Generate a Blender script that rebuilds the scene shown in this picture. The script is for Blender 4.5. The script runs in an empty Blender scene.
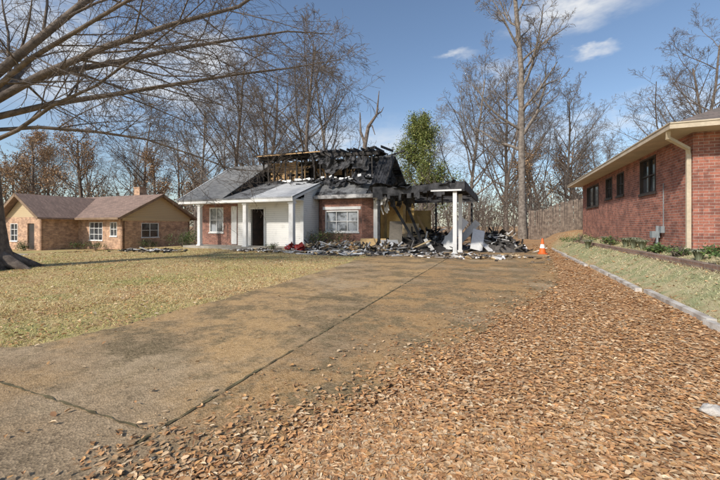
import bpy, math, random
import numpy as np
from mathutils import Vector, Matrix, Euler
R=math.radians
TH=-R(21.5); CT=math.cos(R(21.5)); ST=math.sin(R(21.5))
scene=bpy.context.scene
col=scene.collection
def W(v,u): return (ST*u+CT*v, CT*u-ST*v)
def VU(X,Y): return (CT*X-ST*Y, ST*X+CT*Y)
def ss(a,b,x):
    t=np.clip((np.asarray(x,dtype=float)-a)/(b-a),0,1); return t*t*(3-2*t)
def tz(v,u):
    v=np.asarray(v,dtype=float);u=np.asarray(u,dtype=float)
    z=.5*ss(2.62,3.6,v)+.2*ss(3.6,4.6,v)
    z=z-.57*ss(-19,-27,v)
    z=z+.35*ss(21,27,u)*ss(-3,1,v)
    m=ss(-6,-8,v)
    z=z+.014*np.sin(v*.9+1)*np.sin(u*.7)*m*(1-ss(14,15.5,u))
    return z
# ---------------------------------------------------------------- materials
def newmat(name):
    m=bpy.data.materials.new(name); m.use_nodes=True
    nt=m.node_tree; b=nt.nodes['Principled BSDF']; return m,nt,b
def N(nt,t,**k):
    n=nt.nodes.new(t)
    for a,b in k.items(): setattr(n,a,b)
    return n
def mixc(nt,fac,a,b,mode='MIX'):
    n=N(nt,'ShaderNodeMix',data_type='RGBA',blend_type=mode)
    for s,val in ((0,fac),(6,a),(7,b)):
        if isinstance(val,bpy.types.NodeSocket): nt.links.new(val,n.inputs[s])
        elif s==0: n.inputs[0].default_value=val
        else: n.inputs[s].default_value=(*val,1) if len(val)==3 else val
    return n.outputs[2]
def noi(nt,vec,scale,detail=4,rough=.6):
    n=N(nt,'ShaderNodeTexNoise'); n.inputs['Scale'].default_value=scale; n.inputs['Detail'].default_value=min(detail,5); n.inputs['Roughness'].default_value=rough
    nt.links.new(vec,n.inputs['Vector']); return n.outputs['Fac']
def ramp(nt,fac,lo,hi):
    n=N(nt,'ShaderNodeMapRange'); n.interpolation_type='SMOOTHSTEP'
    n.inputs[1].default_value=lo;n.inputs[2].default_value=hi
    nt.links.new(fac,n.inputs[0]); return n.outputs[0]
def bumpn(nt,b,h,strength=.3,dist=.02):
    n=N(nt,'ShaderNodeBump'); n.inputs['Strength'].default_value=strength; n.inputs['Distance'].default_value=dist
    nt.links.new(h,n.inputs['Height']); nt.links.new(n.outputs[0],b.inputs['Normal'])
def oc(nt): return N(nt,'ShaderNodeTexCoord').outputs['Object']
def uvc(nt): return N(nt,'ShaderNodeTexCoord').outputs['UV']
def M2(name,c1,c2,scale=4,rough=.85,bump=.3,lo=.35,hi=.65,dist=.02,spec=.3,metal=0):
    m,nt,b=newmat(name); o=oc(nt)
    f=ramp(nt,noi(nt,o,scale),lo,hi)
    c=mixc(nt,f,c1,c2); f2=noi(nt,o,scale*9,3)
    c=mixc(nt,.25,c,mixc(nt,f2,(0,0,0),(1,1,1)),'OVERLAY')
    nt.links.new(c,b.inputs['Base Color']); b.inputs['Roughness'].default_value=rough
    b.inputs['Specular IOR Level'].default_value=spec; b.inputs['Metallic'].default_value=metal
    if bump: bumpn(nt,b,f2,bump,dist)
    return m
def brickmat(name,c1,c2,mortar,soot=0.0):
    m,nt,b=newmat(name); uv=uvc(nt)
    t=N(nt,'ShaderNodeTexBrick'); nt.links.new(uv,t.inputs['Vector'])
    t.inputs['Scale'].default_value=1; t.inputs['Brick Width'].default_value=.215; t.inputs['Row Height'].default_value=.075
    t.inputs['Mortar Size'].default_value=.006; t.inputs['Mortar Smooth'].default_value=.2; t.inputs['Bias'].default_value=-.2
    t.inputs['Color1'].default_value=(*c1,1);t.inputs['Color2'].default_value=(*c2,1);t.inputs['Mortar'].default_value=(*mortar,1)
    f=ramp(nt,noi(nt,uv,2.3,5,.7),.35,.65); c=mixc(nt,.4,t.outputs['Color'],mixc(nt,f,(.15,.13,.13),(.85,.83,.8)),'OVERLAY')
    f2=noi(nt,uv,16,4,.75); c=mixc(nt,.5,c,mixc(nt,f2,(0,0,0),(1,1,1)),'OVERLAY')
    if soot:
        f3=ramp(nt,noi(nt,uv,.9,5),.5,.75); c=mixc(nt,f3,c,(.03,.027,.025))
    nt.links.new(c,b.inputs['Base Color']); b.inputs['Roughness'].default_value=.9
    bumpn(nt,b,t.outputs['Fac'],-.6,.01); return m
def sidemat(name,c,period=.12,soot=.25):
    m,nt,b=newmat(name); uv=uvc(nt)
    sx=N(nt,'ShaderNodeSeparateXYZ'); nt.links.new(uv,sx.inputs[0])
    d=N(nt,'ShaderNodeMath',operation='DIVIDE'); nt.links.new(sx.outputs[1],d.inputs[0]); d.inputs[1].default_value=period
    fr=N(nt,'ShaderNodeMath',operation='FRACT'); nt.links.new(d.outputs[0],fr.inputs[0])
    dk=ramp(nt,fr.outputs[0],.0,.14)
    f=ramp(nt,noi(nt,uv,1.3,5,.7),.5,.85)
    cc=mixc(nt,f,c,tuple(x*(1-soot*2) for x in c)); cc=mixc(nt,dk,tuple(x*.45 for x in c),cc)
    nt.links.new(cc,b.inputs['Base Color']); b.inputs['Roughness'].default_value=.6
    bumpn(nt,b,fr.outputs[0],-.5,.02); return m
def shinglemat(name,c1,c2,soot=0.,lo=.45,hi=.6):
    m,nt,b=newmat(name); uv=uvc(nt)
    t=N(nt,'ShaderNodeTexBrick'); nt.links.new(uv,t.inputs['Vector'])
    t.inputs['Brick Width'].default_value=.3; t.inputs['Row Height'].default_value=.13; t.inputs['Scale'].default_value=1
    t.inputs['Mortar Size'].default_value=.008; t.inputs['Color1'].default_value=(*c1,1);t.inputs['Color2'].default_value=(*c2,1)
    t.inputs['Mortar'].default_value=(*[x*.45 for x in c1],1)
    f=noi(nt,uv,1.2,5); c=mixc(nt,.5,t.outputs['Color'],mixc(nt,f,(.1,.1,.1),(.9,.9,.9)),'OVERLAY')
    c=mixc(nt,.4,c,mixc(nt,noi(nt,uv,14,4,.75),(0,0,0),(1,1,1)),'OVERLAY')
    if soot:
        f3=ramp(nt,noi(nt,uv,.7,5,.7),lo,hi); c=mixc(nt,f3,c,(.025,.023,.022))
    nt.links.new(c,b.inputs['Base Color']); b.inputs['Roughness'].default_value=.9; bumpn(nt,b,t.outputs['Fac'],-.4,.01); return m
def attrmat(name,rough=.8,scale=20,trans=0,spec=.2,amt=.3):
    m,nt,b=newmat(name); a=N(nt,'ShaderNodeAttribute'); a.attribute_name='Col'
    f=noi(nt,oc(nt),scale,3); c=mixc(nt,amt,a.outputs['Color'],mixc(nt,f,(0,0,0),(1,1,1)),'OVERLAY')
    nt.links.new(c,b.inputs['Base Color']); b.inputs['Roughness'].default_value=rough; b.inputs['Specular IOR Level'].default_value=spec
    return m
def plainattr(name,rough=.75,spec=.15):
    m,nt,b=newmat(name); a=N(nt,'ShaderNodeAttribute'); a.attribute_name='Col'
    nt.links.new(a.outputs['Color'],b.inputs['Base Color']); b.inputs['Roughness'].default_value=rough; b.inputs['Specular IOR Level'].default_value=spec
    return m
WHITE=M2('white_paint',(.80,.79,.76),(.66,.64,.59),2.5,.5,.05,.4,.8)
CHAR=M2('charred_wood',(.014,.013,.012),(.07,.062,.056),6,.75,.7)
CHAR2=M2('charred_roofing',(.016,.016,.017),(.08,.078,.08),3,.65,.6)
TAN=M2('raw_wood',(.58,.38,.19),(.36,.22,.10),5,.8,.3)
OSB=M2('wall_sheathing',(.78,.56,.22),(.50,.32,.13),1.6,.8,.2,.4,.7)
CONC=M2('concrete',(.40,.36,.30),(.30,.27,.22),3,.9,.3)
SID=sidemat('white_siding',(.80,.78,.73))
SIDT=sidemat('tan_siding',(.54,.41,.24),.15,.05)
BRK_R=brickmat('red_brick',(.36,.135,.09),(.17,.065,.05),(.34,.28,.24))
BRK_B=brickmat('house_brick',(.34,.15,.10),(.17,.07,.05),(.33,.29,.25),1)
BRK_T=brickmat('tan_brick',(.54,.33,.20),(.30,.165,.105),(.46,.385,.30))
SH_G=shinglemat('gray_shingle',(.215,.21,.20),(.14,.14,.135))
SH_GS=shinglemat('sooty_shingle',(.20,.20,.195),(.13,.13,.13),1,.50,.62)
SH_L=shinglemat('pale_roofing',(.52,.52,.51),(.43,.43,.43),1,.58,.70)
SH_BR=shinglemat('brown_shingle',(.29,.195,.15),(.20,.135,.105))
SH_R=shinglemat('dark_brown_shingle',(.20,.155,.13),(.12,.10,.085))
BEIGE=M2('beige_trim',(.58,.48,.35),(.48,.40,.29),2,.5,.05)
def glassm():
    m,nt,b=newmat('window_glass'); b.inputs['Roughness'].default_value=.08; b.inputs['Specular IOR Level'].default_value=.8
    c=mixc(nt,ramp(nt,noi(nt,oc(nt),1.1),.4,.6),(.02,.022,.025),(.09,.095,.10)); nt.links.new(c,b.inputs['Base Color']); return m
GLASS=glassm()
def blindm():
    m,nt,b=newmat('window_blinds'); uv=uvc(nt); sx=N(nt,'ShaderNodeSeparateXYZ'); nt.links.new(uv,sx.inputs[0])
    d=N(nt,'ShaderNodeMath',operation='MULTIPLY'); nt.links.new(sx.outputs[1],d.inputs[0]); d.inputs[1].default_value=22
    fr=N(nt,'ShaderNodeMath',operation='FRACT'); nt.links.new(d.outputs[0],fr.inputs[0])
    c=mixc(nt,ramp(nt,fr.outputs[0],0,.4),(.18,.2,.22),(.42,.45,.48)); c=mixc(nt,ramp(nt,noi(nt,uv,1.5),.45,.6),c,(.10,.11,.12))
    nt.links.new(c,b.inputs['Base Color']); b.inputs['Roughness'].default_value=.15; return m
BLIND=blindm()
DARKF=M2('dark_frame',(.06,.045,.04),(.04,.035,.03),2,.5,.05)
BARK=M2('bark',(.25,.20,.16),(.125,.10,.082),5,.95,.8,dist=.04)
BARK2=M2('pale_bark',(.30,.255,.21),(.16,.13,.105),6,.95,.7,dist=.04)
FENCE=M2('weathered_wood',(.26,.205,.16),(.13,.10,.08),5,.9,.4)
MIXD=attrmat('debris_mixed',.7,9,amt=.5)
LEAF=plainattr('dry_leaf')
GRASSM=plainattr('grass_blade')
FOL=plainattr('foliage',.6)
# ---------------------------------------------------------------- builder
class B:
    def __init__(s): s.v=[];s.f=[];s.uv=[];s.c=[]
    def box(s,x0,x1,y0,y1,z0,z1,M=None,c=(1,1,1)):
        P=[(x,y,z) for z in (z0,z1) for y in (y0,y1) for x in (x0,x1)]
        k=len(s.v)
        for p in P: s.v.append(tuple(M@Vector(p)) if M is not None else p)
        for q,ax in (((0,2,3,1),2),((4,5,7,6),2),((0,1,5,4),1),((2,6,7,3),1),((0,4,6,2),0),((1,3,7,5),0)):
            s.f.append(tuple(k+i for i in q))
            for i in q:
                p=P[i]; s.uv.append((p[1],p[2]) if ax==0 else (p[0],p[2]) if ax==1 else (p[0],p[1]))
            s.c.append(c)
    def poly(s,pts,c=(1,1,1),wall=False):
        k=len(s.v); s.v+= [tuple(p) for p in pts]; s.f.append(tuple(range(k,k+len(pts))))
        for p in pts: s.uv.append((p[0]+p[1],p[2]) if wall else (p[0],p[1]*1.12))
        s.c.append(c)
    def slab(s,pts,t,c=(1,1,1),vert=False):
        lo=[(p[0],p[1],p[2]-t) for p in pts]; n=len(pts)
        s.poly(pts,c); s.poly(lo[::-1],c)
        for i in range(n):
            j=(i+1)%n; s.poly([pts[i],lo[i],lo[j],pts[j]],c,True)
    def crumple(s,M,w,h,c,rng,n=4,amp=.12):
        k=len(s.v)
        for j in range(n+1):
            for i in range(n+1):
                e=.12 if (i in(0,n) or j in(0,n)) else 0
                p=Vector((w*(i/n-.5)+rng.uniform(-e,e)*w,h*(j/n-.5)+rng.uniform(-e,e)*h,rng.gauss(0,amp)*min(w,h)))
                s.v.append(tuple(M@p))
        for j in range(n):
            for i in range(n):
                a=k+j*(n+1)+i; s.f.append((a,a+1,a+n+2,a+n+1)); s.uv+=[(i,j),(i+1,j),(i+1,j+1),(i,j+1)]; s.c.append(c)
    def done(s,name,mat,parent=None,rot=False,loc=None,smooth=False,usecol=False):
        me=bpy.data.meshes.new(name); me.from_pydata(s.v,[],s.f)
        ul=me.uv_layers.new(name='UVMap'); ul.data.foreach_set('uv',np.array(s.uv,dtype=np.float32).ravel())
        if usecol:
            a=me.attributes.new('Col','FLOAT_COLOR','FACE')
            a.data.foreach_set('color',np.array([(*c,1) for c in s.c],dtype=np.float32).ravel())
        if smooth: me.polygons.foreach_set('use_smooth',[True]*len(me.polygons))
        me.materials.append(mat)
        ob=bpy.data.objects.new(name,me); col.objects.link(ob)
        if parent: ob.parent=parent
        elif rot: ob.rotation_euler.z=TH
        if loc: ob.location=loc
        return ob
def empty(name,rot=True,loc=(0,0,0)):
    e=bpy.data.objects.new(name,None); col.objects.link(e); e.location=loc
    if rot: e.rotation_euler.z=TH
    return e
def segM(p0,p1):
    d=Vector((p1[0]-p0[0],p1[1]-p0[1],0)); L=d.length; d.normalize(); n=Vector((-d.y,d.x,0))
    M=Matrix(((d.x,n.x,0,p0[0]),(d.y,n.y,0,p0[1]),(0,0,1,0),(0,0,0,1))); return M,L
def wall(b,p0,p1,z0,z1,ops=(),t=.2):
    M,L=segM(p0,p1); s=0
    for (a,e,za,zb) in sorted(ops):
        if a>s: b.box(s,a,0,t,z0,z1,M)
        if za>z0: b.box(a,e,0,t,z0,za,M)
        if zb<z1: b.box(a,e,0,t,zb,z1,M)
        s=e
    if s<L: b.box(s,L,0,t,z0,z1,M)
def window(name,par,p0,p1,op,fm,gm,nx=2,ny=2,fw=.06,proud=.015,sill=True):
    M,L=segM(p0,p1); a,e,za,zb=op; f=B()
    f.box(a,a+fw,-proud,.1,za,zb,M); f.box(e-fw,e,-proud,.1,za,zb,M)
    f.box(a+fw,e-fw,-proud,.1,zb-fw,zb,M); f.box(a+fw,e-fw,-proud,.1,za,za+fw,M)
    for i in range(1,nx):
        x=a+(e-a)*i/nx; f.box(x-.018,x+.018,.02,.07,za+fw,zb-fw,M)
    for j in range(1,ny):
        z=za+(zb-za)*j/ny; f.box(a+fw,e-fw,.025,.065,z-.018,z+.018,M)
    if sill: f.box(a-.05,e+.05,-.05,.0-proud-.002,za-.06,za+.02,M)
    f.done(name+'_frame',fm,par)
    g=B(); g.box(a+fw,e-fw,.075,.085,za+fw,zb-fw,M); g.done(name+'_glass',gm,par)
# ---------------------------------------------------------------- terrain
def axis(lo,hi,fine_lo,fine_hi,step):
    a=list(np.arange(fine_lo,fine_hi+.001,step)); x=fine_lo; s=step
    left=[]
    while x>lo: s*=1.35; x-=s; left.append(x)
    x=fine_hi; s=step; r=[]
    while x<hi: s*=1.35; x+=s; r.append(x)
    return np.array(left[::-1]+a+r)
gx=axis(-900,900,-45,12,.3); gy=axis(-60,1500,-2,40,.3)
GX,GY=np.meshgrid(gx,gy); GZ=tz(GX,GY)
nx,ny=len(gx),len(gy)
vs=np.stack([GX.ravel(),GY.ravel(),GZ.ravel()],1)
idx=np.arange(nx*ny).reshape(ny,nx)
fs=np.stack([idx[:-1,:-1].ravel(),idx[:-1,1:].ravel(),idx[1:,1:].ravel(),idx[1:,:-1].ravel()],1)
def npmesh(name,vs,fs,mat,colf=None,smooth=False,rot=False,parent=None):
    me=bpy.data.meshes.new(name); k=fs.shape[1]
    me.vertices.add(len(vs)); me.vertices.foreach_set('co',vs.astype(np.float32).ravel())
    me.loops.add(fs.size); me.loops.foreach_set('vertex_index',fs.astype(np.int32).ravel())
    me.polygons.add(len(fs)); me.polygons.foreach_set('loop_start',np.arange(0,fs.size,k,dtype=np.int32))
    me.update(calc_edges=True)
    if smooth: me.polygons.foreach_set('use_smooth',np.ones(len(fs),dtype=bool))
    if colf is not None:
        a=me.attributes.new('Col','FLOAT_COLOR','FACE'); c=np.concatenate([colf,np.ones((len(colf),1))],1)
        a.data.foreach_set('color',c.astype(np.float32).ravel())
    me.materials.append(mat); me.validate()
    ob=bpy.data.objects.new(name,me); col.objects.link(ob)
    if parent: ob.parent=parent
    elif rot: ob.rotation_euler.z=TH
    return ob
def groundmat():
    m,nt,b=newmat('ground_soil_grass_leaves'); o=oc(nt)
    sx=N(nt,'ShaderNodeSeparateXYZ'); nt.links.new(o,sx.inputs[0]); X=sx.outputs[0];Y=sx.outputs[1]
    straw=mixc(nt,ramp(nt,noi(nt,o,22,4),.35,.65),(.54,.42,.20),(.38,.28,.13))
    green=(.31,.295,.11)
    g=mixc(nt,ramp(nt,noi(nt,o,.55,5,.65),.49,.66),straw,green)
    g=mixc(nt,ramp(nt,noi(nt,o,1.3,5,.7),.47,.63),g,(.40,.26,.13))
    vo=N(nt,'ShaderNodeTexVoronoi'); vo.inputs['Scale'].default_value=30; vo.inputs['Randomness'].default_value=1
    nt.links.new(o,vo.inputs['Vector'])
    cr=N(nt,'ShaderNodeValToRGB'); r=cr.color_ramp
    sp=N(nt,'ShaderNodeSeparateColor'); nt.links.new(vo.outputs['Color'],sp.inputs[0]); nt.links.new(sp.outputs[0],cr.inputs[0])
    r.elements[0].color=(.24,.13,.065,1); r.elements[1].color=(.58,.38,.21,1)
    e=r.elements.new(.35); e.color=(.38,.21,.10,1); e=r.elements.new(.7); e.color=(.47,.275,.135,1)
    lv=cr.outputs[0]
    def add(a,k1,k2):
        n=N(nt,'ShaderNodeMath',operation='MULTIPLY_ADD'); nt.links.new(a,n.inputs[0]); n.inputs[1].default_value=k1
        if isinstance(k2,bpy.types.NodeSocket): nt.links.new(k2,n.inputs[2])
        else: n.inputs[2].default_value=k2
        return n.outputs[0]
    nz=noi(nt,o,1.5,5,.7)
    xr=add(nz,1.2,X)
    rightmask=ramp(nt,xr,-2.2,-1.7)
    rm2=ramp(nt,xr,3.1,3.5)
    yb=ramp(nt,add(nz,3,Y),23,27)
    far=mixc(nt,ramp(nt,noi(nt,o,.4,4),.4,.65),lv,(.27,.19,.115))
    c=mixc(nt,rightmask,g,lv)
    gr2=mixc(nt,ramp(nt,noi(nt,o,2.5,4),.4,.6),(.26,.27,.14),(.40,.34,.20))
    c=mixc(nt,rm2,c,gr2)
    c=mixc(nt,yb,c,far)
    nt.links.new(c,b.inputs['Base Color']); b.inputs['Roughness'].default_value=.95; b.inputs['Specular IOR Level'].default_value=.1
    bumpn(nt,b,vo.outputs['Distance'],.35,.02); return m
npmesh('ground',vs,fs,groundmat(),smooth=True,rot=True)
# ---------------------------------------------------------------- driveway
def drivemat(name,tint):
    m,nt,b=newmat(name); o=oc(nt)
    vo=N(nt,'ShaderNodeTexVoronoi'); vo.inputs['Scale'].default_value=75; nt.links.new(o,vo.inputs['Vector'])
    sp=N(nt,'ShaderNodeSeparateColor'); nt.links.new(vo.outputs['Color'],sp.inputs[0])
    peb=mixc(nt,sp.outputs[0],(.07,.045,.028),(.62,.45,.28))
    t=lambda c:tuple(a*q for a,q in zip(c,tint))
    base=mixc(nt,ramp(nt,noi(nt,o,.7,5,.68),.42,.60),t((.48,.30,.125)),t((.30,.205,.11)))
    n1=noi(nt,o,1.4,5,.78)
    base=mixc(nt,ramp(nt,n1,.48,.60),base,(.175,.125,.052))
    base=mixc(nt,ramp(nt,noi(nt,o,.33,5,.65),.50,.66),base,(.44,.33,.20))
    base=mixc(nt,ramp(nt,noi(nt,o,.62,5,.75),.52,.64),base,(.12,.092,.042))
    base=mixc(nt,ramp(nt,noi(nt,o,3.3,5,.75),.54,.70),base,(.15,.11,.055))
    sx=N(nt,'ShaderNodeSeparateXYZ'); nt.links.new(o,sx.inputs[0])
    a=N(nt,'ShaderNodeMath',operation='MULTIPLY_ADD'); nt.links.new(n1,a.inputs[0]); a.inputs[1].default_value=1.8; nt.links.new(sx.outputs[1],a.inputs[2])
    apron=ramp(nt,a.outputs[0],3.4,2.0)   # darker brown blended in over the apron by the street
    apr=N(nt,'ShaderNodeMath',operation='MULTIPLY'); nt.links.new(apron,apr.inputs[0]); apr.inputs[1].default_value=.6
    base=mixc(nt,apr.outputs[0],base,(.17,.125,.08))
    c=mixc(nt,.33,base,peb); c=mixc(nt,.6,c,mixc(nt,noi(nt,o,9,5,.85),(0,0,0),(1,1,1)),'OVERLAY')
    nt.links.new(c,b.inputs['Base Color']); b.inputs['Roughness'].default_value=.85; b.inputs['Specular IOR Level'].default_value=.2
    bumpn(nt,b,vo.outputs['Distance'],.4,.010); return m
random.seed(3)
drv=empty('driveway')
left=[(-12,-1.5),(-8,.6),(-5.6,1.7),(-4.75,2.3),(-4.6,3.2),(-4.65,7),(-5.1,12),(-5.3,16),(-5.6,18),(-6.4,19),(-6.4,25)]
right=[(1.7,24),(1.95,20),(1.9,17),(1.6,13),(1.35,10),(.95,8.2),(.3,6.2),(-.14,4.8),(-.77,2.86),(-1.42,1.43),(-1.9,0.3),(-1.0,-1.5)]
def jag(pts,a=.05,n=6):
    out=[]
    for i in range(len(pts)-1):
        for k in range(n):
            t=k/n; out.append((pts[i][0]*(1-t)+pts[i+1][0]*t+random.uniform(-a,a),pts[i][1]*(1-t)+pts[i+1][1]*t))
    out.append(pts[-1]); return out
L2=jag(left,.06,9); R2=jag(right,.09)
b=B(); b.poly([(x,y,.006) for x,y in (L2+R2)][::-1]); b.done('aggregate_slab',drivemat('exposed_aggregate',(1,1,1)),drv)
b=B(); rr=[p for p in R2 if p[1]>1.3]
b.poly([(x,y,.0105) for x,y in ([(-2.0,1.62),(-2.0,24)]+[p for p in rr if p[1]>1.7])][::-1]); b.done('aggregate_slab_side',drivemat('exposed_aggregate_side',(.86,.80,.72)),drv)
JM=M2('joint_moss',(.09,.07,.035),(.17,.14,.07),6,.95,.2)
b=B(); rnd=random.Random(5)
def joint(p0,p1,w):
    M,L=segM(p0,p1); n=int(L/.06); pts=[];q=[]
    for i in range(n+1):
        s=L*i/n; o=rnd.gauss(0,.005); ww=w*rnd.uniform(.1,1.7)
        pts.append(M@Vector((s,o-ww,.0145))); q.append(M@Vector((s,o+ww,.0145)))
    b.poly([tuple(p) for p in pts+q[::-1]])
joint((-2.02,1.5),(-2.02,24),.011)
joint((-5.6,1.74),(-2.1,1.62),.010)
for uu in (5.8,9.9,14.2): joint((-4.7,uu),(-2.1,uu),.006)
for uu in (7.7,12.2,16.4): joint((-1.95,uu),(1.0,uu),.006)
b.done('expansion_joints',JM,drv)
b=B(); pp=[]
for i in range(30):
    v=-20-i*1.0; pp.append((v,float(tz(v,12.6))))
for i in range(29):
    a=pp[i];c=pp[i+1]
    b.poly([(a[0],11.2,float(tz(a[0],11.2))+.03),(a[0],14,float(tz(a[0],14))+.03),(c[0],14,float(tz(c[0],14))+.03),(c[0],11.2,float(tz(c[0],11.2))+.03)])
b.done('neighbor_driveway',CONC,rot=True)
# ---------------------------------------------------------------- burned house
H=empty('burned_house')
b=B(); b.box(-17.8,-10.2,16.2,17.6,-.1,.14); b.box(-14.4,-12.6,15.7,16.198,-.1,.07); b.done('porch_slab',CONC,H)
b=B(); wall(b,(-17.7,17.6),(-14.9,17.6),-.1,2.85,[(.6,1.7,.9,2.45)]); 
wall(b,(-17.7,25.8),(-17.7,17.8),-.1,2.85,[(2,3.2,.9,2.3)])
b.done('front_brick_wall',BRK_B,H)
window('porch_window',H,(-17.7,17.6),(-14.9,17.6),(.6,1.7,.9,2.45),WHITE,BLIND,2,2)
b=B(); wall(b,(-14.9,17.6),(-10.5,17.6),-.1,2.85,[(.95,2.0,-.1,2.3)])
wall(b,(-10.3,17.6),(-10.3,19.35),-.1,2.9); 
b.poly([(-10.3,17.62,2.9),(-10.3,20.4,2.9),(-10.3,20.4,4.1),(-10.3,17.62,3.15)],wall=True)
b.done('white_siding_wall',SID,H)
b=B(); b.box(-14.4,-12.5,18.6,18.7,-.1,2.7); b.box(-14.6,-12.3,17.801,18.6,2.4,2.5);b.box(-14.6,-14.5,17.801,18.6,0,2.4); b.done('burned_hallway',CHAR,H)
b=B(); 
for x in (-14.04,-12.9+.0): b.box(x-.09,x+.02,17.56,17.7,.1,2.4)
b.box(-14.0,-12.92,17.56,17.7,2.3,2.4)
b.box(-15.35,-14.95,17.54,17.597,.2,2.5)
b.done('door_frame',WHITE,H)
b=B(); Md=Matrix.Translation((-13.95,17.75,0))@Matrix.Rotation(R(65),4,'Z'); b.box(0,.9,0,.045,.14,2.25,Md); b.done('door',M2('front_door',(.09,.06,.05),(.05,.04,.035),3,.5,.1),H)
b=B()
for x,w in ((-16.8,.1),(-13.45,.11),(-10.42,.13)):
    b.box(x-w,x+w,16.42,16.42+2*w,.2,2.5); b.box(x-w-.04,x+w+.04,16.38,16.46+2*w,.14,.2); b.box(x-w-.04,x+w+.04,16.38,16.46+2*w,2.5,2.6)
b.done('porch_columns',WHITE,H)
b=B(); b.box(-17.9,-10.25,16.4,16.65,2.6,2.78); b.box(-18.25,-10.2,16.26,16.3,2.62,2.86)
b.box(-17.9,-10.25,16.651,17.6,2.72,2.76)
Lr=math.hypot(3.9,1.33); Mr=Matrix.Translation((-10.25,16.28,2.66))@Matrix.Rotation(math.atan2(1.33,3.9),4,'X'); b.box(0,.05,0,Lr,0,.22,Mr)
b.box(-10.52,-10.31,17.55,17.62,0,2.72)
b.done('porch_fascia',WHITE,H)
b=B(); b.slab([(-18.25,16.25,2.86),(-14.9,16.25,2.86),(-14.9,21,5.6),(-18.25,21,5.6)],.1)
b.done('main_roof_front',SH_G,H)
b=B(); b.slab([(-18.25,21.003,5.6),(-6.0,21.003,5.6),(-6.0,26.4,2.8),(-18.25,26.4,2.8)],.1); b.done('main_roof_rear',SH_GS,H)
b=B(); b.poly([(-17.7,17.6,2.85),(-17.7,25.8,2.85),(-17.7,21,5.45)],wall=True); b.done('gable_siding',SID,H)
b=B(); a=math.atan2(2.74,4.75); Mr=Matrix.Translation((-18.3,16.25,2.68))@Matrix.Rotation(a,4,'X'); b.box(0,.045,0,math.hypot(2.74,4.75),0,.2,Mr); b.done('rake_board',WHITE,H)
b=B(); b.slab([(-14.9,16.25,2.855),(-12.9,16.25,2.855),(-12.9,20,4.13),(-14.9,20,4.13)],.08); b.done('porch_roof',SH_GS,H)
b=B(); b.slab([(-12.897,16.25,2.86),(-10.2,16.25,2.86),(-10.2,20,4.14),(-12.897,20,4.14)],.08); b.done('porch_roof_pale',SH_L,H)
b=B(); b.slab([(-10.197,18.6,3.06),(-7.0,18.6,3.06),(-7.0,20,4.14),(-10.197,20,4.14)],.08); b.done('bay_roof',SH_GS,H)
b=B(); b.poly([(-14.88,16.4,2.9),(-14.88,20,4.15),(-14.88,20,5.0)],wall=True); b.done('roof_step',CHAR,H)
b=B(); b.box(-10.2,-6.0,18.55,18.6,2.88,3.08); b.box(-10.2,-6.2,18.62,18.9,2.86,2.92); b.done('bay_fascia',M2('sooty_white',(.60,.58,.55),(.14,.13,.12),2.5,.6,.1),H)
pts=[(-10.28,19.35),(-9.85,18.95),(-7.35,18.95),(-6.75,19.35)]
b=B(); wall(b,pts[0],pts[1],-.1,2.95,[],.15); wall(b,pts[1],pts[2],-.1,2.9,[(.2,2.3,.95,2.2)],.15); wall(b,pts[2],pts[3],-.1,2.95,[],.15)
b.done('bay_brick_wall',BRK_B,H)
window('bay_window',H,pts[1],pts[2],(.2,2.3,.95,2.2),WHITE,BLIND,3,2,.07)
b=B(); b.box(-6.78,-6.45,19.3,19.45,-.05,3.0); b.box(-9.8,-7.4,18.9,18.945,2.25,2.42); b.done('corner_trim',WHITE,H)
b=B(); wall(b,(-6.5,19.46),(-6.5,25.8),-.1,2.9,[(1.5,2.4,-.1,2.15),(3.6,5.0,.9,2.2)],.15); b.done('side_wall_sheathing',OSB,H)
b=B(); wall(b,(-6.45,25.8),(-17.5,25.8),-.1,2.85); b.box(-17.4,-6.7,24.0,24.1,0,4.0); b.box(-17.4,-6.7,19.3,25.7,2.75,2.84); b.done('burned_interior',CHAR,H)
# --- burned upper storey
rng=random.Random(11)
UT=5.62
b=B(); b.box(-14.9,-7.0,19.96,20.1,4.1,4.24)
x=-14.85; i=0
while x<-6.9:
    if i not in (3,8,13):
        M=Matrix.Translation((x,20.0,4.2))@Euler((rng.gauss(0,.012),rng.gauss(0,.03),0)).to_matrix().to_4x4()
        b.box(-.035,.045,0,.09,0,1.42 if i not in (5,11,12) else rng.uniform(.5,1.1),M)
    x+=.43; i+=1
M=Matrix.Translation((-15.1,19.94,UT))@Matrix.Rotation(R(-.6),4,'Y'); b.box(0,5.4,0,.18,0,.17,M)
M=Matrix.Translation((-9.6,19.94,UT-.02))@Matrix.Rotation(R(2.2),4,'Y'); b.box(0,2.9,0,.18,0,.17,M)
b.box(-14.9,-14.83,20.1,22,UT,UT+.12)
x=-14.8
while x<-6.4:
    M=Matrix.Translation((x,19.35,UT+.12))@Euler((rng.gauss(.055,.012),0,rng.gauss(0,.02))).to_matrix().to_4x4()
    b.box(0,.05,rng.uniform(-.15,.25),rng.uniform(2.0,3.0),0,.14,M); x+=.42
x=-14.6
while x<-6.5:
    b.box(x,x+.05,21.3,21.4,4.1,5.75); x+=.42
for i in range(12):
    x=-14+i*.62+rng.uniform(-.2,.2)
    M=Matrix.Translation((x,20.15+rng.random()*.6,4.2))@Euler((rng.gauss(-.15,.1),rng.choice((-1,1))*rng.uniform(.3,.9),0)).to_matrix().to_4x4()
    b.box(-.03,.03,-.02,.06,0,rng.uniform(1.0,1.6),M)
for i in range(20):
    x=rng.uniform(-11.5,-6.2); M=Matrix.Translation((x,rng.uniform(19.7,22.0),5.85))@Euler((rng.gauss(0,.2),rng.gauss(0,.35),rng.uniform(-.7,.7))).to_matrix().to_4x4()
    b.box(-rng.uniform(.3,.8),rng.uniform(.3,.8),-.03,.03,-.05,.05,M)
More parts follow.
